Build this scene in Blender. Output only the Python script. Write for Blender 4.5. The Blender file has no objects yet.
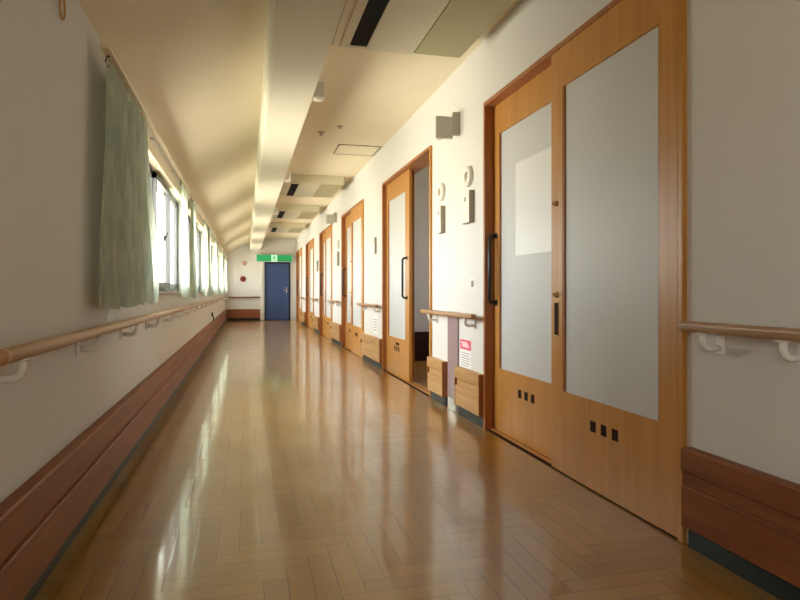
import bpy, bmesh, math, random
from mathutils import Vector, Matrix
random.seed(7)
scene = bpy.context.scene
COL = scene.collection
R = math.radians

# ------------------------------------------------------------------ materials
def new_mat(name):
    m = bpy.data.materials.new(name); m.use_nodes = True
    nt = m.node_tree
    for n in list(nt.nodes): nt.nodes.remove(n)
    out = nt.nodes.new('ShaderNodeOutputMaterial')
    b = nt.nodes.new('ShaderNodeBsdfPrincipled')
    nt.links.new(b.outputs[0], out.inputs[0])
    return m, nt, b, out

def mnode(nt, op, a, b=None, c=None):
    n = nt.nodes.new('ShaderNodeMath'); n.operation = op
    for i, v in enumerate((a, b, c)):
        if v is None: continue
        if isinstance(v, (int, float)): n.inputs[i].default_value = v
        else: nt.links.new(v, n.inputs[i])
    return n.outputs[0]

def mixcol(nt, fac, a, b, mode='MIX'):
    n = nt.nodes.new('ShaderNodeMix'); n.data_type = 'RGBA'; n.blend_type = mode
    for sock, v in ((n.inputs[0], fac), (n.inputs[6], a), (n.inputs[7], b)):
        if isinstance(v, (int, float)): sock.default_value = v
        elif isinstance(v, tuple): sock.default_value = (*v[:3], 1)
        else: nt.links.new(v, sock)
    return n.outputs[2]

def plain(name, col, rough=.5, metal=0.0, noise=.06, scale=6.0, bump=0.0, spec=.5, bscale=120):
    """painted / plastic / metal surface with a slight procedural mottling"""
    m, nt, b, out = new_mat(name)
    tc = nt.nodes.new('ShaderNodeTexCoord')
    nz = nt.nodes.new('ShaderNodeTexNoise'); nz.inputs['Scale'].default_value = scale
    nz.inputs['Detail'].default_value = 4
    nt.links.new(tc.outputs['Object'], nz.inputs['Vector'])
    dark = tuple(c*(1-noise) for c in col); lite = tuple(min(1, c*(1+noise)) for c in col)
    nt.links.new(mixcol(nt, nz.outputs['Fac'], dark, lite), b.inputs['Base Color'])
    b.inputs['Roughness'].default_value = rough; b.inputs['Metallic'].default_value = metal
    b.inputs['Specular IOR Level'].default_value = spec
    if bump:
        n2 = nt.nodes.new('ShaderNodeTexNoise'); n2.inputs['Scale'].default_value = bscale
        nt.links.new(tc.outputs['Object'], n2.inputs['Vector'])
        bp = nt.nodes.new('ShaderNodeBump'); bp.inputs['Strength'].default_value = bump
        bp.inputs['Distance'].default_value = .004
        nt.links.new(n2.outputs['Fac'], bp.inputs['Height']); nt.links.new(bp.outputs[0], b.inputs['Normal'])
    return m

def wood(name, c1, c2, axis='Z', rough=.4, scale=1.0, spec=.5):
    """grain stretched along one axis"""
    m, nt, b, out = new_mat(name)
    tc = nt.nodes.new('ShaderNodeTexCoord')
    mp = nt.nodes.new('ShaderNodeMapping')
    s = {'X': (1.2, 26, 26), 'Y': (26, 1.2, 26), 'Z': (26, 26, 1.2)}[axis]
    mp.inputs['Scale'].default_value = tuple(v*scale for v in s)
    nt.links.new(tc.outputs['Object'], mp.inputs['Vector'])
    nz = nt.nodes.new('ShaderNodeTexNoise'); nz.inputs['Scale'].default_value = 1.0
    nz.inputs['Detail'].default_value = 6; nz.inputs['Distortion'].default_value = .4
    nt.links.new(mp.outputs[0], nz.inputs['Vector'])
    rp = nt.nodes.new('ShaderNodeMapRange'); rp.inputs[1].default_value = .3; rp.inputs[2].default_value = .7
    nt.links.new(nz.outputs['Fac'], rp.inputs[0])
    nt.links.new(mixcol(nt, rp.outputs[0], c1, c2), b.inputs['Base Color'])
    b.inputs['Roughness'].default_value = rough; b.inputs['Specular IOR Level'].default_value = spec
    bp = nt.nodes.new('ShaderNodeBump'); bp.inputs['Strength'].default_value = .06; bp.inputs['Distance'].default_value = .003
    nt.links.new(nz.outputs['Fac'], bp.inputs['Height']); nt.links.new(bp.outputs[0], b.inputs['Normal'])
    return m

def emit(name, col, strength):
    m, nt, b, out = new_mat(name)
    b.inputs['Base Color'].default_value = (*col, 1)
    b.inputs['Emission Color'].default_value = (*col, 1); b.inputs['Emission Strength'].default_value = strength
    return m

def parquet():
    m, nt, b, out = new_mat('herringbone_parquet')
    W, n = .083, 5
    tc = nt.nodes.new('ShaderNodeTexCoord')
    sp = nt.nodes.new('ShaderNodeSeparateXYZ'); nt.links.new(tc.outputs['Object'], sp.inputs[0])
    M = lambda *a: mnode(nt, *a)
    px = M('ADD', M('DIVIDE', sp.outputs[0], W), 500.3); py = M('ADD', M('DIVIDE', sp.outputs[1], W), 500.6)
    i = M('FLOOR', px); j = M('FLOOR', py); fx = M('SUBTRACT', px, i); fy = M('SUBTRACT', py, j)
    d = M('FLOORED_MODULO', M('SUBTRACT', i, j), 2.0*n)
    hor = M('LESS_THAN', d, n-.5)
    ver = M('SUBTRACT', 1.0, hor)
    d2 = M('SUBTRACT', d, float(n))
    # along / across coordinates of either kind of block
    along = M('ADD', M('MULTIPLY', hor, M('ADD', fx, d)), M('MULTIPLY', ver, M('ADD', M('SUBTRACT', 1.0, fy), d2)))
    along = M('MULTIPLY', along, 1.0)
    across = M('ADD', M('MULTIPLY', hor, fy), M('MULTIPLY', ver, fx))
    idx = M('ADD', M('MULTIPLY', hor, M('SUBTRACT', i, d)), M('MULTIPLY', ver, M('ADD', i, 37.5)))
    idy = M('ADD', M('MULTIPLY', hor, j), M('MULTIPLY', ver, M('ADD', M('ADD', j, d2), 91.5)))
    cv = nt.nodes.new('ShaderNodeCombineXYZ'); nt.links.new(idx, cv.inputs[0]); nt.links.new(idy, cv.inputs[1])
    wn = nt.nodes.new('ShaderNodeTexWhiteNoise'); wn.noise_dimensions = '2D'; nt.links.new(cv.outputs[0], wn.inputs['Vector'])
    edge = M('MINIMUM', M('MINIMUM', across, M('SUBTRACT', 1.0, across)), M('MINIMUM', along, M('SUBTRACT', float(n), along)))
    seam = nt.nodes.new('ShaderNodeMapRange'); seam.inputs[1].default_value = .0; seam.inputs[2].default_value = .045
    nt.links.new(edge, seam.inputs[0])
    gv = nt.nodes.new('ShaderNodeCombineXYZ')
    nt.links.new(M('ADD', M('MULTIPLY', along, .35), M('MULTIPLY', wn.outputs['Value'], 60.0)), gv.inputs[0])
    nt.links.new(M('MULTIPLY', across, 5.0), gv.inputs[1]); nt.links.new(idx, gv.inputs[2])
    gn = nt.nodes.new('ShaderNodeTexNoise'); gn.inputs['Scale'].default_value = 1.3; gn.inputs['Detail'].default_value = 5
    nt.links.new(gv.outputs[0], gn.inputs['Vector'])
    tone = M('ADD', M('MULTIPLY', wn.outputs['Value'], .65), M('MULTIPLY', gn.outputs['Fac'], .35))
    c = mixcol(nt, tone, FLOOR_DARK, FLOOR_LIGHT)
    c = mixcol(nt, seam.outputs[0], (.11, .05, .015), c)
    nt.links.new(c, b.inputs['Base Color'])
    # waxed surface: worn, slightly wavy, tiny height differences between blocks
    rn = nt.nodes.new('ShaderNodeTexNoise'); rn.inputs['Scale'].default_value = 2.2; rn.inputs['Detail'].default_value = 5
    nt.links.new(tc.outputs['Object'], rn.inputs['Vector'])
    rr = nt.nodes.new('ShaderNodeMapRange'); rr.inputs[3].default_value = .276; rr.inputs[4].default_value = .33
    nt.links.new(rn.outputs['Fac'], rr.inputs[0]); nt.links.new(rr.outputs[0], b.inputs['Roughness'])
    b.inputs['Specular IOR Level'].default_value = FLOOR_SPEC
    b.inputs['Coat Weight'].default_value = .6; b.inputs['Coat IOR'].default_value = 1.55; b.inputs['Coat Roughness'].default_value = .08
    wv = nt.nodes.new('ShaderNodeTexNoise'); wv.inputs['Scale'].default_value = 9.0; wv.inputs['Detail'].default_value = 2
    nt.links.new(tc.outputs['Object'], wv.inputs['Vector'])
    h = M('ADD', M('MULTIPLY', wv.outputs['Fac'], .55), M('ADD', M('MULTIPLY', seam.outputs[0], .3), M('MULTIPLY', wn.outputs['Value'], .0)))
    bp = nt.nodes.new('ShaderNodeBump'); bp.inputs['Strength'].default_value = .10; bp.inputs['Distance'].default_value = .005
    nt.links.new(h, bp.inputs['Height']); nt.links.new(bp.outputs[0], b.inputs['Normal']); nt.links.new(bp.outputs[0], b.inputs['Coat Normal'])
    return m

def curtain_mat():
    m, nt, b, out = new_mat('pale_green_curtain_cloth')
    tc = nt.nodes.new('ShaderNodeTexCoord')
    mp = nt.nodes.new('ShaderNodeMapping'); mp.inputs['Scale'].default_value = (3, 9, 3)
    nt.links.new(tc.outputs['Object'], mp.inputs['Vector'])
    nz = nt.nodes.new('ShaderNodeTexNoise'); nz.inputs['Scale'].default_value = 1.6; nz.inputs['Detail'].default_value = 3
    nt.links.new(mp.outputs[0], nz.inputs['Vector'])
    rp = nt.nodes.new('ShaderNodeMapRange'); rp.inputs[1].default_value = .4; rp.inputs[2].default_value = .62
    nt.links.new(nz.outputs['Fac'], rp.inputs[0])
    c = mixcol(nt, rp.outputs[0], (.46, .55, .46), (.62, .67, .56))
    nt.links.new(c, b.inputs['Base Color']); b.inputs['Roughness'].default_value = .9
    b.inputs['Specular IOR Level'].default_value = .1
    tr = nt.nodes.new('ShaderNodeBsdfTranslucent'); nt.links.new(c, tr.inputs[0])
    mx = nt.nodes.new('ShaderNodeMixShader'); mx.inputs[0].default_value = .42
    nt.links.new(b.outputs[0], mx.inputs[1]); nt.links.new(tr.outputs[0], mx.inputs[2])
    nt.links.new(mx.outputs[0], out.inputs[0])
    return m

def clear_glass():
    m, nt, b, out = new_mat('clear_window_glass')
    nt.nodes.remove(b)
    t = nt.nodes.new('ShaderNodeBsdfTransparent'); t.inputs[0].default_value = (.97, .98, .97, 1)
    g = nt.nodes.new('ShaderNodeBsdfGlossy'); g.inputs['Roughness'].default_value = .02
    f = nt.nodes.new('ShaderNodeFresnel'); f.inputs[0].default_value = 1.45
    k = mnode(nt, 'MULTIPLY', f.outputs[0], .6)
    mx = nt.nodes.new('ShaderNodeMixShader'); nt.links.new(k, mx.inputs[0])
    nt.links.new(t.outputs[0], mx.inputs[1]); nt.links.new(g.outputs[0], mx.inputs[2])
    nt.links.new(mx.outputs[0], out.inputs[0])
    return m

FLOOR_DARK = (.27, .124, .016); FLOOR_LIGHT = (.36, .188, .030); FLOOR_SPEC = .85
MT = {}
MT['wall'] = plain('cream_wallpaper', (.68, .67, .65), .75, noise=.03, scale=1.2, bump=.12, bscale=260, spec=.25)
MT['ceil'] = plain('cream_ceiling_board', (.78, .71, .55), .85, noise=.03, scale=1.5, spec=.15)
MT['beam'] = plain('cream_painted_beam', (.74, .70, .58), .7, noise=.03, scale=2, spec=.2)
MT['floor'] = parquet()
MT['door'] = wood('honey_oak_door', (.46, .205, .040), (.56, .27, .062), 'Z', .38)
MT['jamb'] = wood('reddish_oak_frame', (.30, .105, .030), (.40, .155, .045), 'Z', .4)
MT['board'] = wood('brown_oak_board', (.18, .054, .019), (.29, .100, .036), 'Y', .48, 1.0, .3)
MT['oakboard'] = wood('light_oak_board', (.40, .215, .075), (.54, .32, .125), 'Y', .42)
MT['boardx'] = wood('brown_oak_board_across', (.22, .065, .03), (.30, .10, .045), 'X', .42)
MT['rail'] = wood('beech_handrail', (.34, .185, .085), (.42, .24, .115), 'Y', .32)
MT['railend'] = wood('beech_end_grain', (.42, .22, .11), (.50, .28, .15), 'X', .4)
MT['kick'] = plain('dark_green_kick_strip', (.022, .030, .026), .5, spec=.3)
MT['frost'] = plain('frosted_grey_glass', (.60, .62, .63), .42, noise=.02, scale=1.0, spec=.3)
MT['glow'] = plain('painted_window_glow', (.80, .82, .82), .35, noise=.02)  # pale colour standing for window glow on the first door pane
MT['steel'] = plain('brushed_steel', (.62, .62, .60), .3, 1.0, .05, 40)
MT['white'] = plain('white_plastic', (.78, .77, .72), .4, noise=.02)
MT['whitem'] = plain('white_enamel_bracket', (.86, .86, .85), .25, noise=.02)
MT['grey'] = plain('grey_plastic', (.50, .49, .44), .5, noise=.03)
MT['taupe'] = plain('taupe_plastic', (.36, .32, .25), .55, noise=.04)
MT['black'] = plain('black_plastic', (.006, .006, .007), .6, spec=.1)
MT['handle'] = plain('dark_bronze_handle', (.020, .026, .022), .35, .3)
MT['brass'] = plain('warm_brass', (.55, .34, .12), .35, .8)
MT['slot'] = plain('dark_slot', (.026, .008, .006), .7, spec=.1)
MT['mauve'] = plain('mauve_grey_laminate', (.33, .25, .26), .22, noise=.10, scale=5)
MT['acw'] = plain('ivory_plastic_casing', (.62, .59, .45), .45, noise=.02)
MT['acg'] = plain('olive_grille_plastic', (.42, .39, .23), .5, noise=.03)
MT['alu'] = plain('dark_bronze_aluminium', (.12, .12, .13), .45, .0, .03)
MT['head'] = plain('cream_window_casing', (.78, .70, .53), .5, noise=.03)
MT['curtain'] = curtain_mat()
MT['glass'] = clear_glass()
MT['blue'] = plain('navy_blue_door_paint', (.035, .075, .22), .38, noise=.05)
MT['bluef'] = plain('dark_blue_frame_paint', (.014, .024, .06), .4, noise=.05)
MT['pink'] = plain('pink_print', (.72, .12, .20), .6, noise=.03)
MT['paper'] = plain('white_paper', (.82, .81, .80), .7, noise=.02)
MT['ink'] = plain('grey_ink', (.30, .28, .30), .7)
MT['green'] = emit('lit_green_sign', (.01, .30, .10), .28)
MT['greenw'] = emit('lit_white_sign', (.50, .85, .60), .4)
MT['red'] = plain('dark_red_plastic', (.22, .03, .02), .35)
MT['pinkish'] = plain('faded_pink_lamp_cover', (.62, .36, .28), .4)
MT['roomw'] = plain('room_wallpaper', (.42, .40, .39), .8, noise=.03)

# ------------------------------------------------------------------ mesh helpers
class MB:
    def __init__(s): s.bm = bmesh.new(); s.mats = []
    def _m(s, mat):
        if mat not in s.mats: s.mats.append(mat)
        return s.mats.index(mat)
    def box(s, a, b, mat, bevel=0.0, seg=1):
        a, b = [min(p, q) for p, q in zip(a, b)], [max(p, q) for p, q in zip(a, b)]
        r = bmesh.ops.create_cube(s.bm, size=1)
        vs = r['verts']
        for v in vs:
            v.co = Vector([(a[k]+b[k])/2 + v.co[k]*(b[k]-a[k]) for k in range(3)])
        fs = list({f for v in vs for f in v.link_faces})
        mi = s._m(mat)
        for f in fs: f.material_index = mi
        if bevel:
            es = list({e for v in vs for e in v.link_edges})
            rr = bmesh.ops.bevel(s.bm, geom=es, offset=bevel, segments=seg, affect='EDGES', profile=.5)
            for f in rr['faces']: f.material_index = mi; f.smooth = seg > 1
        return s
    def prism(s, pts, axis, lo, hi, mat):
        """pts: 2-D outline; extruded along axis (0,1,2) from lo to hi"""
        oth = [k for k in range(3) if k != axis]
        def mk(t):
            vs = []
            for p in pts:
                c = [0, 0, 0]; c[axis] = t; c[oth[0]] = p[0]; c[oth[1]] = p[1]
                vs.append(s.bm.verts.new(c))
            return vs
        A, B = mk(lo), mk(hi); mi = s._m(mat); n = len(pts)
        for f in [A[::-1], B] + [[A[k], A[(k+1) % n], B[(k+1) % n], B[k]] for k in range(n)]:
            try: s.bm.faces.new(f).material_index = mi
            except ValueError: pass
        return s
    def tube(s, pts, r, mat, seg=12, cap=True):
        pts = [Vector(p) for p in pts]; mi = s._m(mat); rings = []
        up = None
        for k, p in enumerate(pts):
            if k == 0: t = pts[1]-p
            elif k == len(pts)-1: t = p-pts[k-1]
            else: t = (pts[k+1]-p).normalized() + (p-pts[k-1]).normalized()
            t.normalize()
            if up is None:
                up = Vector((0, 0, 1)) if abs(t.z) < .9 else Vector((1, 0, 0))
            u = (up - t*up.dot(t)).normalized(); w = t.cross(u); up = u
            rr = r[k] if isinstance(r, (list, tuple)) else r
            rings.append([s.bm.verts.new(p + (u*math.cos(a) + w*math.sin(a))*rr)
                          for a in [2*math.pi*q/seg for q in range(seg)]])
        for A, B in zip(rings, rings[1:]):
            for q in range(seg):
                f = s.bm.faces.new([A[q], A[(q+1) % seg], B[(q+1) % seg], B[q]]); f.material_index = mi; f.smooth = True
        if cap:
            for ring in (rings[0][::-1], rings[-1]):
                s.bm.faces.new(ring).material_index = mi
        return s
    def cyl(s, c, axis, r, depth, mat, seg=24, r2=None):
        c = Vector(c); d = Vector(axis).normalized()
        return s.tube([c-d*depth/2, c+d*depth/2], [r, r if r2 is None else r2], mat, seg)
    def lathe(s, c, axis, prof, mat, seg=24):
        """prof: list of (radius, distance along axis)"""
        c = Vector(c); d = Vector(axis).normalized()
        u = d.orthogonal().normalized(); w = d.cross(u); mi = s._m(mat); rings = []
        for r, h in prof:
            rings.append([s.bm.verts.new(c+d*h+(u*math.cos(a)+w*math.sin(a))*max(r, 1e-4))
                          for a in [2*math.pi*q/seg for q in range(seg)]])
        for A, B in zip(rings, rings[1:]):
            for q in range(seg):
                f = s.bm.faces.new([A[q], A[(q+1) % seg], B[(q+1) % seg], B[q]]); f.material_index = mi; f.smooth = True
        for ring in (rings[0][::-1], rings[-1]):
            s.bm.faces.new(ring).material_index = mi
        return s
    def build(s, name, parent=None, offset=(0, 0, 0)):
        off = Vector(offset)
        if off.length:
            for v in s.bm.verts: v.co -= off
        bmesh.ops.recalc_face_normals(s.bm, faces=s.bm.faces)
        me = bpy.data.meshes.new(name); s.bm.to_mesh(me); s.bm.free()
        for m in s.mats: me.materials.append(MT[m] if isinstance(m, str) else m)
        o = bpy.data.objects.new(name, me); COL.objects.link(o)
        o.location = off
        if parent: o.parent = parent
        return o

def tag(o, label=None, cat=None, group=None, kind=None):
    if label: o['label'] = label
    if cat: o['category'] = cat
    if group: o['group'] = group
    if kind: o['kind'] = kind
    return o
def empty(name, loc, label=None, cat=None, group=None, kind=None):
    o = bpy.data.objects.new(name, None); COL.objects.link(o); o.location = loc
    o.empty_display_size = .1
    return tag(o, label, cat, group, kind)
def kids(o): return [c for c in bpy.data.objects if c.parent == o]
def copy_tree(o, parent=None):
    c = o.copy(); COL.objects.link(c); c.parent = parent
    for ch in kids(o): copy_tree(ch, c)
    return c
ORD = ['nearest', 'second nearest', 'third nearest', 'fourth nearest', 'fifth nearest', 'sixth nearest']
ORDS = ['first', 'second', 'third', 'fourth', 'fifth', 'sixth']

# ------------------------------------------------------------------ dimensions
XL, XR = -.69, 1.70          # inner wall faces
YB, YF = -3.2, 22.0          # back / far wall
ZC = 2.85                    # flat ceiling
ZS0, ZS1 = 2.23, 2.74        # sloped ceiling at the window wall / at the beam
BX0, BX1, BZ = .155, .47, 2.40
P = 3.47                     # bay length
D0, DW = 2.115, 2.125          # first door near edge, door width
doors = [(D0+P*k, D0+P*k+DW) for k in range(6)]
WZ0, WZ1 = 1.00, 2.02
wins = [(4.48+P*k, 7.36+P*k) for k in range(4)] + [(4.48+P*4, 21.55)]
FILLWIN = (-2.75, -.45)         # unseen window added behind the camera to brighten the near end
DZ = 2.375

# ------------------------------------------------------------------ the setting
tag(MB().box((XL-.2, YB, -.12), (XR+2.4, YF+.15, 0), 'floor').build('floor'),
    'glossy honey herringbone parquet floor of the corridor', 'floor', kind='structure')
tag(MB().box((BX1-.1, YB, ZC), (XR+2.4, YF+.15, ZC+.1), 'ceil').build('ceiling_flat'),
    'flat cream ceiling between the beam and the door wall', 'ceiling', kind='structure')
tag(MB().prism([(XL-.22, ZS0-.02-.13), (XL, ZS0), (BX0+.02, ZS1), (BX0+.02, ZS1+.12), (XL-.22, ZS0+.12)], 1, YB, YF+.15, 'ceil').build('ceiling_sloped'),
    'sloping cream ceiling above the row of windows', 'ceiling', kind='structure')
b = MB()
b.box((BX0, YB, BZ), (BX1, YF+.1, ZC+.08), 'beam', .006)
b.box((BX0-.022, YB, BZ+.10), (BX0+.01, YF, ZS1+.02), 'beam', .004)
b.box((BX0-.010, YB, BZ+.005), (BX0+.01, YF, BZ+.055), 'beam', .004)
tag(b.build('trim_1'), 'long boxed cream ceiling beam running down the corridor', 'beam', kind='structure')

# left wall with window openings
b = MB()
b.box((XL-.18, YB, 0), (XL, YF, WZ0), 'wall')
b.box((XL-.18, YB, WZ1), (XL, YF, ZS0+.02), 'wall')
edges = [YB, *FILLWIN] + [v for w in wins for v in w] + [YF]
for a, c in zip(edges[0::2], edges[1::2]):
    b.box((XL-.18, a, WZ0-.001), (XL, c, WZ1+.001), 'wall')
tag(b.build('wall_left'), 'cream window wall on the left of the corridor', 'wall', kind='structure')
# right wall with door openings
b = MB()
edges = [YB] + [v for d in doors for v in d] + [YF]
for a, c in zip(edges[0::2], edges[1::2]):
    b.box((XR, a, 0), (XR+.18, c, DZ), 'wall')
b.box((XR, YB, DZ), (XR+.18, YF, ZC), 'wall')
tag(b.build('wall_right'), 'cream wall with the wooden doors on the right', 'wall', kind='structure')
FX0, FX1 = .62, 1.51
b = MB()
b.box((XL-.2, YF, 0), (FX0, YF+.15, ZC+.1), 'wall'); b.box((FX1, YF, 0), (XR+.2, YF+.15, ZC+.1), 'wall')
b.box((FX0, YF, 2.03), (FX1, YF+.15, ZC+.1), 'wall')
tag(b.build('wall_far'), 'cream end wall around the blue door', 'wall', kind='structure')
tag(MB().box((FX0-.1, YF+.15, -.12), (FX1+.1, YF+.25, 2.2), 'wall').build('daylight_block'), 'backing box added behind the blue door to block daylight', 'wall', kind='structure')  # unseen box added to stop daylight leaking under the blue door
tag(MB().box((XL-.2, YB-.15, 0), (XR+2.4, YB, ZC+.1), 'wall').build('wall_back'), 'cream wall behind the camera', 'wall', kind='structure')

# resident room behind the open second door
ra, rb = doors[1][0]-.5, doors[1][1]+.9
b = MB()
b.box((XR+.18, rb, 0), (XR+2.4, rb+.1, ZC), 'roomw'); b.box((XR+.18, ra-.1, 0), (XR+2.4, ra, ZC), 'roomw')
ROOMFILL = (rb-1.0, rb-.6)  # unseen opening added to let daylight brighten the room
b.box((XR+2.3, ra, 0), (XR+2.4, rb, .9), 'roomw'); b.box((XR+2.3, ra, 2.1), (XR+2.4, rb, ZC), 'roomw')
b.box((XR+2.3, ra, .9), (XR+2.4, ROOMFILL[0], 2.1), 'roomw'); b.box((XR+2.3, ROOMFILL[1], .9), (XR+2.4, rb, 2.1), 'roomw')
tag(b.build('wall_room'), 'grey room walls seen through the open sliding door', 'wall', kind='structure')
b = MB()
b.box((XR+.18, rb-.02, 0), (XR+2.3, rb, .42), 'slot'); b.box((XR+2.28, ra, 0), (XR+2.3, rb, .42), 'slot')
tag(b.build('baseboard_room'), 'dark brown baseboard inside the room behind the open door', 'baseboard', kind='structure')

# ------------------------------------------------------------------ baseboards
def baseboard(name, side, a, c, label, mat='board', ends=False):
    s = 1 if side > 0 else -1
    X = XR if s > 0 else XL
    d = .055
    b = MB()
    b.box((X, a, .300), (X-s*d, c, .392), mat, .006)
    b.box((X, a, .245), (X-s*(d-.020), c, .300), mat)
    b.box((X, a, .085), (X-s*(d-.004), c, .245), mat, .005)
    if ends:
        b.box((X, a-.006, .085), (X-s*(d-.001), a+.001, .391), 'jamb'); b.box((X, c-.001, .085), (X-s*(d-.001), c+.006, .391), 'jamb')
    o = b.build(name, None, (X, a, 0))
    tag(o, label, 'baseboard', kind='structure')
    k = MB().box((X, a+.003, 0), (X-s*.018, c-.003, .086), 'kick')
    k.build('kick_strip', o, (0, 0, 0)).matrix_parent_inverse = Matrix.Translation((-X, -a, 0))
    return o
baseboard('baseboard_left', -1, YB, YF, 'long brown wooden guard board along the window wall')
baseboard('baseboard_right', 1, YB, doors[0][0]-.026, 'brown wooden guard board on the wall nearest the camera, right')
piers = [(doors[k][1], doors[k+1][0]) for k in range(5)]
STRIP = (4.83, 5.09)
baseboard('baseboard_right', 1, piers[0][0]+.012, STRIP[0]-.045, 'light oak guard board under the pink notice', 'oakboard', True)
baseboard('baseboard_right', 1, STRIP[1]+.03, piers[0][1]-.012, 'light oak guard board beside the open door, past the mauve strip', 'oakboard', True)
for k in range(1, 5):
    baseboard('baseboard_right', 1, piers[k][0]+.012, piers[k][1]-.012,
              'light oak guard board between the %s and %s wooden doors' % (ORDS[k], ORDS[k+1]), 'oakboard', True)
b = MB()
b.box((XL+.055, YF, .30), (FX0-.14, YF-.055, .392), 'boardx', .006); b.box((XL+.055, YF, .085), (FX0-.14, YF-.05, .30), 'boardx', .005)
o = tag(b.build('baseboard_far'), 'reddish wooden guard board on the end wall', 'baseboard', kind='structure')
MB().box((XL+.055, YF, 0), (FX0-.14, YF-.02, .086), 'kick').build('kick_strip', o)

# ------------------------------------------------------------------ windows and curtains on the left
for k, (a, c) in enumerate(wins + [FILLWIN]):
    w = empty('window_%d' % (k+1), (XL-.1, (a+c)/2, WZ0), '%s aluminium sliding window from the camera on the left wall' % ORDS[k] if k < 5 else 'added fill-light window in the left wall behind the camera', 'window', kind='structure')
    inv = Matrix.Translation((XL-.1, (a+c)/2, WZ0)).inverted()
    def wp(mb, name, par=None):
        o = mb.build(name, w if par is None else par)
        if par is None: o.matrix_parent_inverse = inv
        return o
    fx0, fx1 = XL-.095, XL-.045
    b = MB()
    b.box((fx0, a, WZ0), (fx1, a+.04, WZ1), 'alu'); b.box((fx0, c-.04, WZ0), (fx1, c, WZ1), 'alu')
    b.box((fx0, a, WZ1-.04), (fx1, c, WZ1), 'alu'); b.box((fx0, a, WZ0), (fx1, c, WZ0+.035), 'alu')
    wp(b, 'window_frame')
    mid = (a+c)/2
    th = (c-a-.08)/3
    for q in range(3):
        s0, s1, sx = a+.04+th*q-(.02 if q else 0), a+.04+th*(q+1)+(.02 if q < 2 else 0), (XL-.088, XL-.056)[q % 2]
        b = MB(); z0, z1 = WZ0+.035, WZ1-.04
        b.box((sx, s0, z0), (sx+.030, s0+.045, z1), 'alu'); b.box((sx, s1-.045, z0), (sx+.030, s1, z1), 'alu')
        b.box((sx, s0, z0), (sx+.030, s1, z0+.045), 'alu'); b.box((sx, s0, z1-.045), (sx+.030, s1, z1), 'alu')
        sash = wp(b, 'sash')
        MB().box((sx+.006, s0+.045, z0+.045), (sx+.011, s1-.045, z1-.045), 'glass').build('glass_pane', sash)
    b = MB().box((XL-.028, mid-.03, 1.46), (XL-.01, mid+.03, 1.50), 'handle', .004); b.tube([(XL-.012, mid, 1.48), (XL+.002, mid+.01, 1.53)], .008, 'handle', 8)
    wp(b, 'window_lock')
    b = MB().box((XL-.19, a-.02, WZ0-.025), (XL+.03, c+.02, WZ0), 'taupe', .004); wp(b, 'window_sill')
    b = MB().box((XL-.17, a-.05, WZ1-.02), (XL+.028, c+.05, WZ1+.075), 'head', .004); wp(b, 'head_casing')

def curtain(y0t, y1t, y0b, y1b, zt, zb, label, pleats, amp=.022, x0=XL+.062):
    """pleated cloth: the y range goes from (y0t,y1t) at the top to (y0b,y1b) at the hem"""
    root = empty('curtain', (x0, (y0b+y1b)/2, zb), label, 'curtain', 'pale green curtains along the window wall')
    inv = Matrix.Translation(-Vector((x0, (y0b+y1b)/2, zb)))
    bm = bmesh.new(); NU, NV = pleats*12, 26
    ph = random.random()*6; wob = [random.uniform(.6, 1.3) for _ in range(pleats+2)]
    rows = []
    for v in range(NV+1):
        t = v/NV; z = zt + (zb-zt)*t; row = []
        e = t*t*(3-2*t)
        ya, yb = y0t+(y0b-y0t)*e, y1t+(y1b-y1t)*e
        for u in range(NU+1):
            s = u/NU
            w = wob[int(s*pleats)]
            A = amp*w*(.55+.6*t)
            off = A*math.sin(2*math.pi*pleats*s+ph+.5*math.sin(3*t+s*4)) + .008*math.sin(11*s+5*t)
            xx = x0 + off + .012*t*math.sin(2.2*s*math.pi)
            yy = ya+(yb-ya)*s + .25*A*math.sin(4*math.pi*pleats*s+ph)
            zz = z - (.012*math.sin(2*math.pi*pleats*s+ph) if v == NV else 0)
            row.append(bm.verts.new((xx, yy, zz)))
        rows.append(row)
    for A, B in zip(rows, rows[1:]):
        for k in range(len(A)-1):
            f = bm.faces.new([A[k], A[k+1], B[k+1], B[k]]); f.smooth = True
    me = bpy.data.meshes.new('cloth'); bm.to_mesh(me); bm.free(); me.materials.append(MT['curtain'])
    o = bpy.data.objects.new('cloth', me); COL.objects.link(o); o.parent = root; o.matrix_parent_inverse = inv
    n = max(4, pleats)
    for k in range(n):
        y = y0t + (y1t-y0t)*(k+.5)/n
        h = MB().tube([(x0, y, zt-.03), (x0-.012, y, zt+.0), (x0-.004, y, zt+.0235), (x0+.006, y, zt+.020)], .004, 'black' if k == 0 else 'white', 6).build('hook', root)
        h.matrix_parent_inverse = inv
    return root

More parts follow.
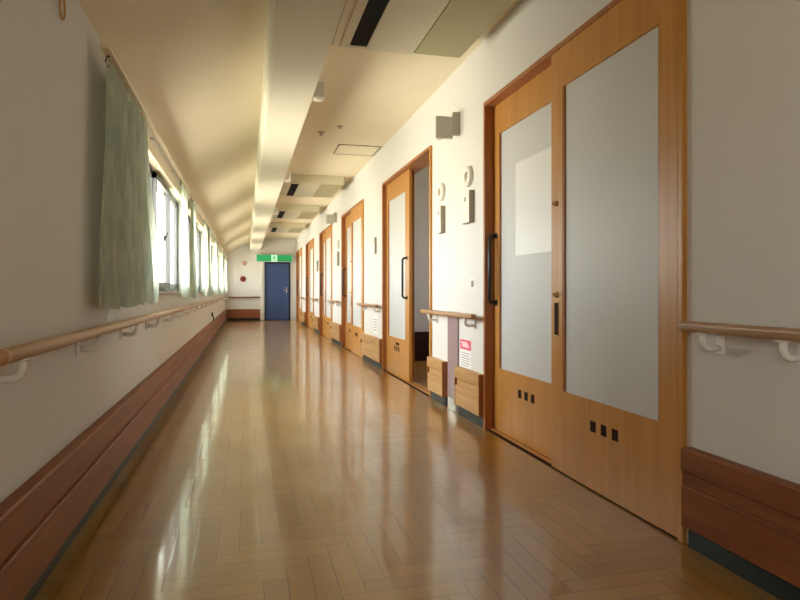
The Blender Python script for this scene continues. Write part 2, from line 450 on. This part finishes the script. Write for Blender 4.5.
ZR = 2.085
for k, (a, c) in enumerate(wins):
    r = empty('curtain_rail', (XL+.085, (a+c)/2, ZR), 'slim white curtain rail above the %s window from the camera' % ORDS[k], 'curtain rail', 'curtain rails along the window wall')
    inv = Matrix.Translation(-Vector((XL+.085, (a+c)/2, ZR)))
    a0, c0 = (3.075 if k == 0 else a-.34), min(c+.20, 7.56+P*k)
    MB().box((XL+.042, a0, ZR+.028), (XL+.084, c0, ZR+.046), 'head', .003).build('track', r).matrix_parent_inverse = inv
    for q in range(4):
        y = a0+.5+(c0-a0-.65)*q/3
        MB().box((XL, y-.012, ZR+.034), (XL+.06, y+.012, ZR+.045), 'white').build('bracket', r).matrix_parent_inverse = inv
    if k == 0:
        curtain(3.07, 4.34, 2.99, 4.68, ZR, .925, 'wide pale green curtain hanging nearest the camera, before the first window', 7)
    else:
        curtain(a-.27, a+.35, a-.27, a+.42, ZR, .93, 'pale green curtain gathered at the camera side of the %s window' % ORDS[k], 5)
    fc = min(c, 7.36+P*k)
    curtain(fc-.90, fc-.06, fc-.86, fc-.06, ZR, .93, 'backlit pale green curtain at the far side of the %s window' % ORDS[k], 5)

# ------------------------------------------------------------------ handrails
def rail_left():
    y0, y1, x, z, r = 1.775, YF-.02, XL+.085, .832, .0215
    root = empty('handrail', (x, y0, z), 'long round wooden handrail along the window wall', 'handrail')
    inv = Matrix.Translation((-x, -y0, -z))
    ys = [y0, y0+.012] + [y0+.012+(y1-y0-.012)*k/12 for k in range(1, 13)]
    MB().tube([(x, y, z) for y in ys], [r*.8]+[r]*(len(ys)-1), 'rail', 20).build('rail', root).matrix_parent_inverse = inv
    MB().lathe((x, y0+.004, z), (0, -1, 0), [(r*1.02, -.01), (r*1.04, .01), (r*.85, .024), (r*.3, .030)], 'railend', 20).build('end_cap', root).matrix_parent_inverse = inv
    y = 1.93
    while y < y1-.2:
        bracket(x, y, z, XL, root, inv, -1)
        y += .925
    return root
def bracket(x, y, z, xw, root, inv, s):
    """J-shaped enamel bracket: wall plate, arm under the rail"""
    b = MB()
    zz = z-.075
    xi = xw-s*.012
    pts = [(x, y, z-.018), (x, y, zz+.03), (x+s*.006, y, zz+.010), (x+s*.022, y, zz), (xi-s*.002, y, zz)]
    b.tube(pts, .0125, 'whitem', 10)
    b.box((x-.016, y-.022, z-.026), (x+.016, y+.022, z-.018), 'whitem', .003)
    o = b.build('bracket', root); o.matrix_parent_inverse = inv
    MB().box((xw, y-.02, zz-.026), (xw-s*.012, y+.02, zz+.044), 'whitem', .004).build('wall_plate', o)
rail_left()
def rail_right(a, c, label, brs, z=.815):
    x = XR-.082
    root = empty('handrail', (x, a, z), label, 'handrail', 'handrails on the door wall')
    inv = Matrix.Translation((-x, -a, -z))
    MB().box((x-.022, a, z-.020), (x+.022, c, z+.020), 'rail', .014, 4).build('rail', root).matrix_parent_inverse = inv
    for y in brs: bracket(x, y, z, XR, root, inv, 1)
rail_right(YB+.1, 2.045, 'wooden handrail on the wall nearest the camera at right', [1.93, 1.58, .9, .0], .868)
for k, (a, c) in enumerate(piers):
    lab = ['short wooden handrail above the pink notice', 'wooden handrail between the second and third wooden doors',
           'wooden handrail between the third and fourth wooden doors', 'wooden handrail between the fourth and fifth wooden doors',
           'wooden handrail between the fifth and sixth wooden doors'][k]
    rail_right(a+.03, c+.06, lab, [a+.22, c-.16])
x0, x1, z = XL+.12, FX0-.16, .80
root = empty('handrail', (x0, YF-.08, z), 'dark wooden handrail crossing the end wall beside the blue door', 'handrail')
inv = Matrix.Translation((-x0, -YF+.08, -z))
MB().tube([(x0, YF-.08, z), (x1, YF-.08, z)], .022, 'boardx', 14).build('rail', root).matrix_parent_inverse = inv
for xx in (x0+.25, x1-.2):
    MB().tube([(xx, YF-.08, z-.018), (xx, YF-.08, z-.06), (xx, YF-.002, z-.075)], .01, 'whitem', 8).build('bracket', root).matrix_parent_inverse = inv

# ------------------------------------------------------------------ sliding doors on the right
def panel(root, inv, ya, yb, X, z0, z1, g0, g1, name='sliding_panel'):
    """door leaf of thickness .036 with a frosted pane between g0 and g1"""
    t = .036; gz0, gz1 = .452, 2.125
    b = MB()
    b.box((X, ya, z0), (X+t, g0, z1), 'door', .003); b.box((X, g1, z0), (X+t, yb, z1), 'door', .003)
    b.box((X+.0005, g0-.002, z0), (X+t-.0005, g1+.002, gz0), 'door'); b.box((X+.0005, g0-.002, gz1), (X+t-.0005, g1+.002, z1), 'door')
    o = b.build(name, root); o.matrix_parent_inverse = inv
    MB().box((X+.014, g0-.001, gz0-.001), (X+.022, g1+.001, gz1+.001), 'frost').build('glass_pane', o)
    b = MB(); q = .010
    b.box((X+.004, g0, gz0), (X+.015, g0+q, gz1), 'jamb'); b.box((X+.004, g1-q, gz0), (X+.015, g1, gz1), 'jamb')
    b.build('glazing_bead', o)
    m = (ya+yb)/2
    for k in (-1, 0, 1):
        MB().box((X-.0012, m+k*.095-.024, .298), (X+.004, m+k*.095+.024, .352), 'slot', .0008).build('vent_slot', o)
    return o
def bar_handle(par, X, y, z0, z1):
    b = MB()
    d = .052
    b.tube([(X, y, z0+.03), (X-d*.7, y, z0+.03), (X-d, y, z0+.05), (X-d, y, (z0+z1)/2), (X-d, y, z1-.05), (X-d*.7, y, z1-.03), (X, y, z1-.03)], .0125, 'handle', 10)
    b.cyl((X-.004, y, z0+.03), (1, 0, 0), .022, .008, 'handle', 14); b.cyl((X-.004, y, z1-.03), (1, 0, 0), .022, .008, 'handle', 14)
    b.build('bar_handle', par)
dlabels = ['large double sliding oak door with frosted panes nearest the camera',
           'sliding oak door standing partly open with dark bar handle',
           'closed oak sliding door third from the camera on the right wall',
           'closed oak sliding door fourth from the camera on the right wall',
           'closed oak sliding door fifth from the camera on the right wall',
           'closed oak sliding door sixth from the camera, beside the blue door']
for k, (a, c) in enumerate(doors):
    root = empty('door_%d' % (k+1), (XR, (a+c)/2, 0), dlabels[k], 'door', kind='structure')
    inv = Matrix.Translation((-XR, -(a+c)/2, 0))
    def put(mb, name):
        o = mb.build(name, root); o.matrix_parent_inverse = inv; return o
    xf = XR-.022
    b = MB()
    b.box((xf, a, 0), (XR+.18, a+.03, DZ), 'door', .003); b.box((xf, c-.03, 0), (XR+.18, c, DZ), 'jamb', .003)
    b.box((xf, a+.03, DZ-.032), (XR+.18, c-.03, DZ), 'jamb', .003)
    put(b, 'door_frame')
    b = MB(); b.box((XR-.015, a+.03, .0), (XR+.10, c-.03, .003), 'door'); b.box((XR+.052, a+.03, .0), (XR+.062, c-.03, .004), 'slot'); b.box((xf+.006, a+.03, .0), (xf+.03, c-.03, .006), 'slot')
    put(b, 'floor_track')
    XN, XFAR = xf+.004, XR+.048
    zt = DZ-.034
    if k != 1:
        pn = panel(root, inv, a+.032, a+1.095, XN, .008, zt, a+.148, a+.965)
        pf = panel(root, inv, a+1.025, c-.031, XFAR, .008, zt-.004, a+1.115, c-.125)
        b = MB(); yy = a+1.03
        b.box((XN-.003, yy-.026, .752), (XN+.002, yy+.026, .944), 'brass', .002); b.box((XN-.0045, yy-.021, .758), (XN-.002, yy+.021, .938), 'slot', .001)
        b.build('flush_pull', pn)
        for z in (.982, 1.49):
            MB().lathe((XN, yy, z), (-1, 0, 0), [(.016, 0), (.016, .008), (.008, .012), (.009, .024), (.004, .028)], 'brass', 14).build('knob', pn)
        bar_handle(pf, XFAR, c-.078, .89, 1.43)
        if k == 0:
            MB().box((XFAR+.0115, 3.33, 1.24), (XFAR+.0140, 3.86, 1.86), 'glow').build('painted_window_glow', pf)['label'] = 'pale rectangle painted as window glow on the glass'  # painted patch where a room window glows through the frosted pane
    else:
        # near leaf is slid away over the far one: opening left at the camera side
        ya = a+.965
        pf = panel(root, inv, a+1.09, c-.031, XFAR+.04, .008, zt-.004, a+1.15, c-.125, 'fixed_panel')
        pn = panel(root, inv, ya, c-.031, XFAR-.02, .008, zt, ya+.17, c-.13)
        bar_handle(pn, XFAR-.02, ya+.085, .90, 1.40)
        MB().box((XFAR-.0215, ya+.45, .37), (XFAR-.018, ya+.60, .40), 'slot').build('name_slot', pn)

# blue end door
root = empty('door_7', ((FX0+FX1)/2, YF, 0), 'navy blue steel door in the end wall below the exit sign', 'door', kind='structure')
inv = Matrix.Translation((-(FX0+FX1)/2, -YF, 0))
b = MB()
b.box((FX0, YF-.02, 0), (FX0+.06, YF+.13, 2.03), 'bluef', .004); b.box((FX1-.06, YF-.02, 0), (FX1, YF+.13, 2.03), 'bluef', .004)
b.box((FX0+.06, YF-.02, 1.97), (FX1-.06, YF+.13, 2.03), 'bluef', .004)
b.build('door_frame', root).matrix_parent_inverse = inv
o = MB().box((FX0+.062, YF+.02, .008), (FX1-.062, YF+.065, 1.968), 'blue', .003).build('door_leaf', root); o.matrix_parent_inverse = inv
MB().box((FX1-.15, YF+.005, .95), (FX1-.11, YF+.02, 1.15), 'steel', .003).tube([(FX1-.13, YF+.01, 1.05), (FX1-.13, YF-.035, 1.05), (FX1-.25, YF-.035, 1.05)], .009, 'steel', 10).build('lever_handle', o)
tag(MB().box((FX0-.14, YF-.025, 0), (FX0-.06, YF, 2.03), 'white', .004).build('trim_2'), 'white vertical post beside the blue door', 'trim', kind='structure')

# ------------------------------------------------------------------ mauve expansion strip on the first pier
root = empty('wall_cover_strip', (XR, (STRIP[0]+STRIP[1])/2, 0), 'mauve grey glossy cover strip between the guard boards left of the pink notice', 'cover strip')
inv = Matrix.Translation((-XR, -(STRIP[0]+STRIP[1])/2, 0))
MB().box((XR-.014, STRIP[0], .0), (XR, STRIP[1], .83), 'mauve', .003).build('panel', root).matrix_parent_inverse = inv
MB().box((XR-.020, STRIP[0]+.03, .0), (XR-.013, STRIP[1]-.03, .11), 'steel', .003).build('steel_foot', root).matrix_parent_inverse = inv

# ------------------------------------------------------------------ fittings on the door wall
def call_lamp(y, z, label):
    root = empty('call_lamp', (XR, y, z), label, 'call lamp', 'round call lamps on the door wall')
    inv = Matrix.Translation((-XR, -y, -z))
    MB().lathe((XR, y, z), (-1, 0, 0), [(.082, 0), (.082, .026), (.072, .036), (.046, .037), (.040, .030)], 'white', 28).build('ring', root).matrix_parent_inverse = inv
    MB().lathe((XR-.02, y, z), (-1, 0, 0), [(.041, 0), (.038, .012), (.028, .020), (.008, .023)], 'taupe', 20).build('lens', root).matrix_parent_inverse = inv
def name_plate(y, z, h, w, label, d=.045):
    root = empty('name_plate', (XR, y, z), label, 'name plate', 'name plates on the door wall')
    inv = Matrix.Translation((-XR, -y, -z))
    MB().box((XR-d, y-w/2, z-h/2), (XR, y+w/2, z+h/2), 'taupe', .004).build('holder', root).matrix_parent_inverse = inv  # shade of the side faces is put into the taupe colour
    MB().box((XR-d-.003, y-w/2+.004, z-h/2+.004), (XR-d+.002, y+w/2-.004, z+h/2-.004), 'white', .001).build('card', root).matrix_parent_inverse = inv
    for q in (-1, 1):
        MB().box((XR-d-.005, y-.022, z+q*h*.25-.018), (XR-d-.002, y+.022, z+q*h*.25+.018), 'taupe' if q > 0 else 'head', .001).build('insert', root).matrix_parent_inverse = inv
def room_sign(y, z, label, s=.19):
    root = empty('projecting_sign', (XR, y, z), label, 'sign', 'projecting square signs on the door wall')
    inv = Matrix.Translation((-XR, -y, -z))
    MB().box((XR-.205, y-.014, z-s/2), (XR-.06, y+.014, z+s/2-.01), 'grey', .004).build('plate', root).matrix_parent_inverse = inv
    MB().box((XR-.062, y-.020, z-s/2+.03), (XR-.0, y+.020, z+s/2+.03), 'grey', .004).build('mount', root).matrix_parent_inverse = inv
    MB().box((XR-.20, y-.018, z-s/2-.012), (XR-.15, y+.018, z-s/2+.002), 'white', .003).build('clip', root).matrix_parent_inverse = inv
a, c = piers[0]
call_lamp(4.58, 1.90, 'round white call lamp beside the first oak door')
call_lamp(5.27, 1.885, 'round white call lamp beside the open second door')
name_plate(4.56, 1.655, .25, .17, 'upright name plate box beside the first oak door, under a round lamp')
name_plate(5.25, 1.635, .24, .12, 'upright name plate box beside the open second door, under a round lamp')
room_sign(4.83, 2.345, 'grey square projecting sign high beside the first oak door')
root = empty('wall_button', (XR, 4.52, 1.06), 'small round steel button on the wall just above the short handrail', 'button')
MB().lathe((0, 0, 0), (-1, 0, 0), [(.026, 0), (.026, .008), (.016, .010), (.014, .018)], 'steel', 18).build('button', root)
MB().box((-.004, -.035, -.045), (0, .035, .045), 'white', .002).build('plate', root)
# pink notice
root = empty('notice', (XR, 4.66, .45), 'white paper notice with a pink heading band below the short handrail', 'notice')
inv = Matrix.Translation((-XR, -4.66, -.45))
MB().box((XR-.003, 4.54, .34), (XR, 4.80, .62), 'paper').build('sheet', root).matrix_parent_inverse = inv
b = MB(); b.box((XR-.0045, 4.545, .535), (XR-.002, 4.795, .615), 'pink')
b.build('heading', root).matrix_parent_inverse = inv
b = MB()
for q in range(3): b.box((XR-.0055, 4.585+q*.022, .558+.014*q), (XR-.0035, 4.74+q*.01, .566+.014*q), 'paper')
b.build('heading_text', root).matrix_parent_inverse = inv
b = MB()
for q in range(6): b.box((XR-.0045, 4.58 if q % 2 else 4.60, .405+.02*q), (XR-.002, 4.77, .410+.02*q), 'ink')
b.build('text_lines', root).matrix_parent_inverse = inv
# further piers
name_plate(piers[1][0]+.50, 1.62, .22, .13, 'upright name plate between the second and third oak doors', .03)
root = empty('notice', (XR, piers[1][0]+.5, .56), 'small white paper notice below the handrail between the second and third doors', 'notice')
MB().box((-.003, -.11, -.13), (0, .11, .13), 'paper').build('sheet', root)
b = MB()
for q in range(5): b.box((-.0045, -.08, -.09+.035*q), (-.002, .08, -.075+.035*q), 'ink')
b.build('text_lines', root)
call_lamp(piers[2][0]+.45, 1.89, 'round white call lamp between the third and fourth oak doors')
name_plate(piers[2][0]+.45, 1.62, .26, .14, 'upright name plate between the third and fourth oak doors')
room_sign(piers[2][0]+.75, 2.40, 'grey square projecting sign between the third and fourth oak doors')
name_plate(piers[3][0]+.45, 1.62, .26, .14, 'upright name plate between the fourth and fifth oak doors')

# ------------------------------------------------------------------ ceiling fittings
def aircon(yf, label, ln=1.36):
    x0, x1, z = .575, 1.53, 2.70
    ya = yf-ln
    root = empty('ceiling_air_conditioner', ((x0+x1)/2, (ya+yf)/2, z), label, 'air conditioner', 'ceiling air conditioners')
    inv = Matrix.Translation((-(x0+x1)/2, -(ya+yf)/2, -z))
    def put(mb, n, par=root):
        o = mb.build(n, par)
        if par is root: o.matrix_parent_inverse = inv
        return o
    b = MB()
    b.box((x0, ya, z+.012), (x1, yf, ZC), 'acw', .006); cas = put(b, 'casing')
    b = MB(); b.box((x0+.055, ya+.02, z), (.695, yf-.015, z+.013), 'acw', .003); put(b, 'side_strip')
    b = MB(); b.box((.695, ya+.10, z+.006), (.815, yf-.06, z+.014), 'black'); sl = put(b, 'air_outlet')
    for q in range(3):
        b = MB().box((.712+.034*q, ya+.10, z+.001), (.716+.034*q, yf-.06, z+.007), 'black'); put(b, 'louvre', sl)
    b = MB(); b.box((.815, ya+.02, z-.004), (1.155, yf-.015, z+.013), 'acw', .003); put(b, 'front_panel')
    b = MB(); b.box((1.165, ya+.02, z+.002), (x1-.02, yf-.02, z+.013), 'acg', .002)
    gr = put(b, 'intake_grille')
    b = MB(); b.box((.695, yf-.06, z+.0), (.815, yf-.015, z+.013), 'acw', .002); put(b, 'outlet_end')
aircon(4.30, 'ceiling air conditioner with a black outlet slot nearest the camera')
aircon(4.30+2*P, 'ceiling air conditioner past the square ceiling hatch')
aircon(4.30+3*P, 'third ceiling air conditioner from the camera')
aircon(4.30+4*P, 'ceiling air conditioner farthest from the camera near the exit sign')
# hatch
root = empty('ceiling_hatch', (1.405, 8.0, ZC), 'square flush ceiling hatch with a thin dark frame', 'ceiling hatch')
b = MB(); r0, w = .275, .018
b.box((-r0, -r0, -.010), (-r0+w, r0, 0), 'taupe'); b.box((r0-w, -r0, -.010), (r0, r0, 0), 'taupe')
b.box((-r0, -r0, -.010), (r0, -r0+w, 0), 'taupe'); b.box((-r0, r0-w, -.010), (r0, r0, 0), 'taupe')
b.build('frame', root)
MB().box((-r0+w+.004, -r0+w+.004, -.006), (r0-w-.004, r0-w-.004, 0), 'ceil').build('lid', root)
for (x, y, rr, lab) in ((.85, 7.2, .03, 'small dark sprinkler head in the ceiling beside the beam'), (1.02, 6.9, .024, 'small pale sprinkler head in the ceiling, to the right of the dark one')):
    root = empty('sprinkler', (x, y, ZC), lab, 'sprinkler')
    MB().lathe((0, 0, 0), (0, 0, -1), [(rr*1.5, 0), (rr*1.4, .006), (rr*.6, .01), (rr*.5, .03)], 'taupe', 16).build('escutcheon', root)
    MB().lathe((0, 0, -.03), (0, 0, -1), [(rr*.5, 0), (rr*.9, .006), (rr*.9, .009)], 'taupe' if rr > .025 else 'white', 16).build('deflector', root)
for k in range(4):
    y = 4.55+P*k
    root = empty('junction_box', (BX1, y, BZ+.06), ['small white box on the beam edge beside the nearest air conditioner', 'small white box on the beam edge past the ceiling hatch', 'small white box on the beam edge beside the second air conditioner', 'small white box on the beam edge, farthest from the camera'][k], 'junction box', 'small white boxes along the beam')
    MB().box((0, -.05, -.055), (.085, .05, .06), 'white', .006).build('case', root)
    MB().box((.02, -.035, -.060), (.065, .035, -.054), 'head', .002).build('cover', root)

# exit sign
root = empty('exit_sign', (.95, YF-.12, 2.06), 'lit green emergency exit sign above the blue door', 'exit sign')
X0, X1, z0, z1 = -.60, .60, -.02, .205
MB().box((X0-.015, -.03, z0-.012), (X1+.015, .10, z1+.012), 'white', .006).build('housing', root)
b = MB()
b.box((X0, -.036, z0), (-.10, -.03, z1), 'green'); b.box((.10, -.036, z0), (X1, -.03, z1), 'green')
b.build('green_panel', root)
MB().box((-.10, -.036, z0), (.10, -.03, z1), 'greenw').build('white_panel', root)
# running figure in the middle square
b = MB(); y0, y1 = -.042, -.036
b.lathe((.012, -.036, .170), (0, -1, 0), [(.018, 0), (.018, .006)], 'green', 14)
def limb(p, q, w):
    d = Vector((q[0]-p[0], q[1]-p[1])); n = Vector((-d.y, d.x)).normalized()*w
    b.prism([(p[0]+n.x, p[1]+n.y), (p[0]-n.x, p[1]-n.y), (q[0]-n.x, q[1]-n.y), (q[0]+n.x, q[1]+n.y)], 1, y0, y1, 'green')
limb((.005, .148), (-.008, .085), .017); limb((-.005, .09), (.040, .062), .011); limb((.040, .062), (.036, .012), .009)
limb((-.010, .09), (-.030, .045), .011); limb((-.030, .045), (-.072, .030), .009)
limb((.010, .140), (.052, .112), .008); limb((.000, .140), (-.045, .128), .008); limb((-.045, .128), (-.058, .098), .007)
b.build('running_figure', root)

# end wall alarm
root = empty('fire_alarm_bell', (-.10, YF, 1.43), 'dark red round alarm on the end wall left of the blue door', 'alarm')
MB().lathe((0, 0, 0), (0, -1, 0), [(.10, 0), (.10, .03), (.085, .055), (.04, .065)], 'red', 24).build('bell', root)
MB().lathe((0, -.06, 0), (0, -1, 0), [(.03, 0), (.025, .02)], 'black', 14).build('push_button', root)
root = empty('alarm_lamp', (-.05, YF, 1.98), 'faded pink lamp cover high on the end wall above the alarm', 'lamp')
MB().lathe((0, 0, 0), (0, -1, 0), [(.085, 0), (.085, .02), (.07, .03)], 'white', 20).build('base', root)
MB().lathe((0, -.03, 0), (0, -1, 0), [(.07, 0), (.06, .04), (.03, .06)], 'pinkish', 20).build('cover', root)
# socket low on the left wall and curtain tie ring high at left
root = empty('wall_socket', (XL, 13.4, .50), 'small dark hooked fitting low on the window wall', 'socket')
MB().box((0, -.10, -.02), (.03, .10, .07), 'handle', .005).build('cover', root)
MB().tube([(.02, .06, 0), (.04, .06, -.03), (.04, .06, -.15), (.03, .06, -.16)], .012, 'handle', 8).build('cord', root)
root = empty('ring_hook', (XL, 2.60, 2.075), 'faint brass loop hook high on the left wall near the curtain', 'hook')
MB().cyl((.005, 0, .05), (1, 0, 0), .014, .01, 'brass', 14).build('base_plate', root)
pts = [(.014, .032*math.sin(2*math.pi*q/20), .006+.045*math.cos(2*math.pi*q/20)) for q in range(21)]
MB().tube(pts, .0045, 'brass', 8, False).build('ring', root)

# ------------------------------------------------------------------ daylight
w = bpy.data.worlds.new('daylight'); scene.world = w; w.use_nodes = True
nt = w.node_tree
for n in list(nt.nodes): nt.nodes.remove(n)
out = nt.nodes.new('ShaderNodeOutputWorld'); bg = nt.nodes.new('ShaderNodeBackground')
tc = nt.nodes.new('ShaderNodeTexCoord'); sp = nt.nodes.new('ShaderNodeSeparateXYZ'); nt.links.new(tc.outputs['Generated'], sp.inputs[0])
mr = nt.nodes.new('ShaderNodeMapRange'); mr.inputs[1].default_value = -.05; mr.inputs[2].default_value = .05
nt.links.new(sp.outputs[2], mr.inputs[0])
SKY, GROUND = (.97, .98, .96), (1.0, .92, .74)
nt.links.new(mixcol(nt, mr.outputs[0], GROUND, SKY), bg.inputs[0])
bg.inputs[1].default_value = 12.5
nt.links.new(bg.outputs[0], out.inputs[0])
# sampling portals in the window openings
for k, (a, c) in enumerate(wins + [FILLWIN, ROOMFILL]):
    l = bpy.data.lights.new('window_portal', 'AREA'); l.shape = 'RECTANGLE'; l.size = c-a; l.size_y = WZ1-WZ0
    l.cycles.is_portal = True
    o = bpy.data.objects.new('window_portal', l); COL.objects.link(o)
    o.location = (XL-.17, (a+c)/2, (WZ0+WZ1)/2) if k < 6 else (XR+2.42, (a+c)/2, 1.5)
    o.rotation_euler = (R(90), 0, R(-90) if k < 6 else R(90))     # light's -Z into the building

# seat the wall-mounted things a hair into what carries them
for o in list(COL.objects):
    if o.parent is None and not o.get('kind'):
        n = o.name.split('.')[0]
        if n in ('call_lamp', 'name_plate', 'projecting_sign', 'wall_button', 'notice'): o.location.x += .002
        elif n in ('ring_hook', 'wall_socket', 'junction_box'): o.location.x -= .002
        elif n in ('fire_alarm_bell', 'alarm_lamp', 'exit_sign'): o.location.y += .002

# ------------------------------------------------------------------ camera
cam = bpy.data.cameras.new('camera'); cam.sensor_width = 36; cam.lens = 36*620/800; cam.clip_start = .02; cam.shift_y = -8.5/800
co = bpy.data.objects.new('camera', cam); COL.objects.link(co)
co.location = (0, 0, 1.0); co.rotation_euler = (R(90), 0, R(-13.95))
scene.camera = co

scene.view_settings.view_transform = 'Standard'; scene.view_settings.look = 'None'
scene.view_settings.gamma = 1; scene.view_settings.use_curve_mapping = False
scene.view_settings.exposure = 0.8
cy = scene.cycles
cy.use_denoising = True; cy.denoiser = 'OPENIMAGEDENOISE'; cy.denoising_prefilter = 'ACCURATE'; cy.max_bounces = 10; cy.diffuse_bounces = 7; cy.glossy_bounces = 5
cy.transparent_max_bounces = 12; cy.sample_clamp_indirect = 8
cy.caustics_reflective = False; cy.caustics_refractive = False
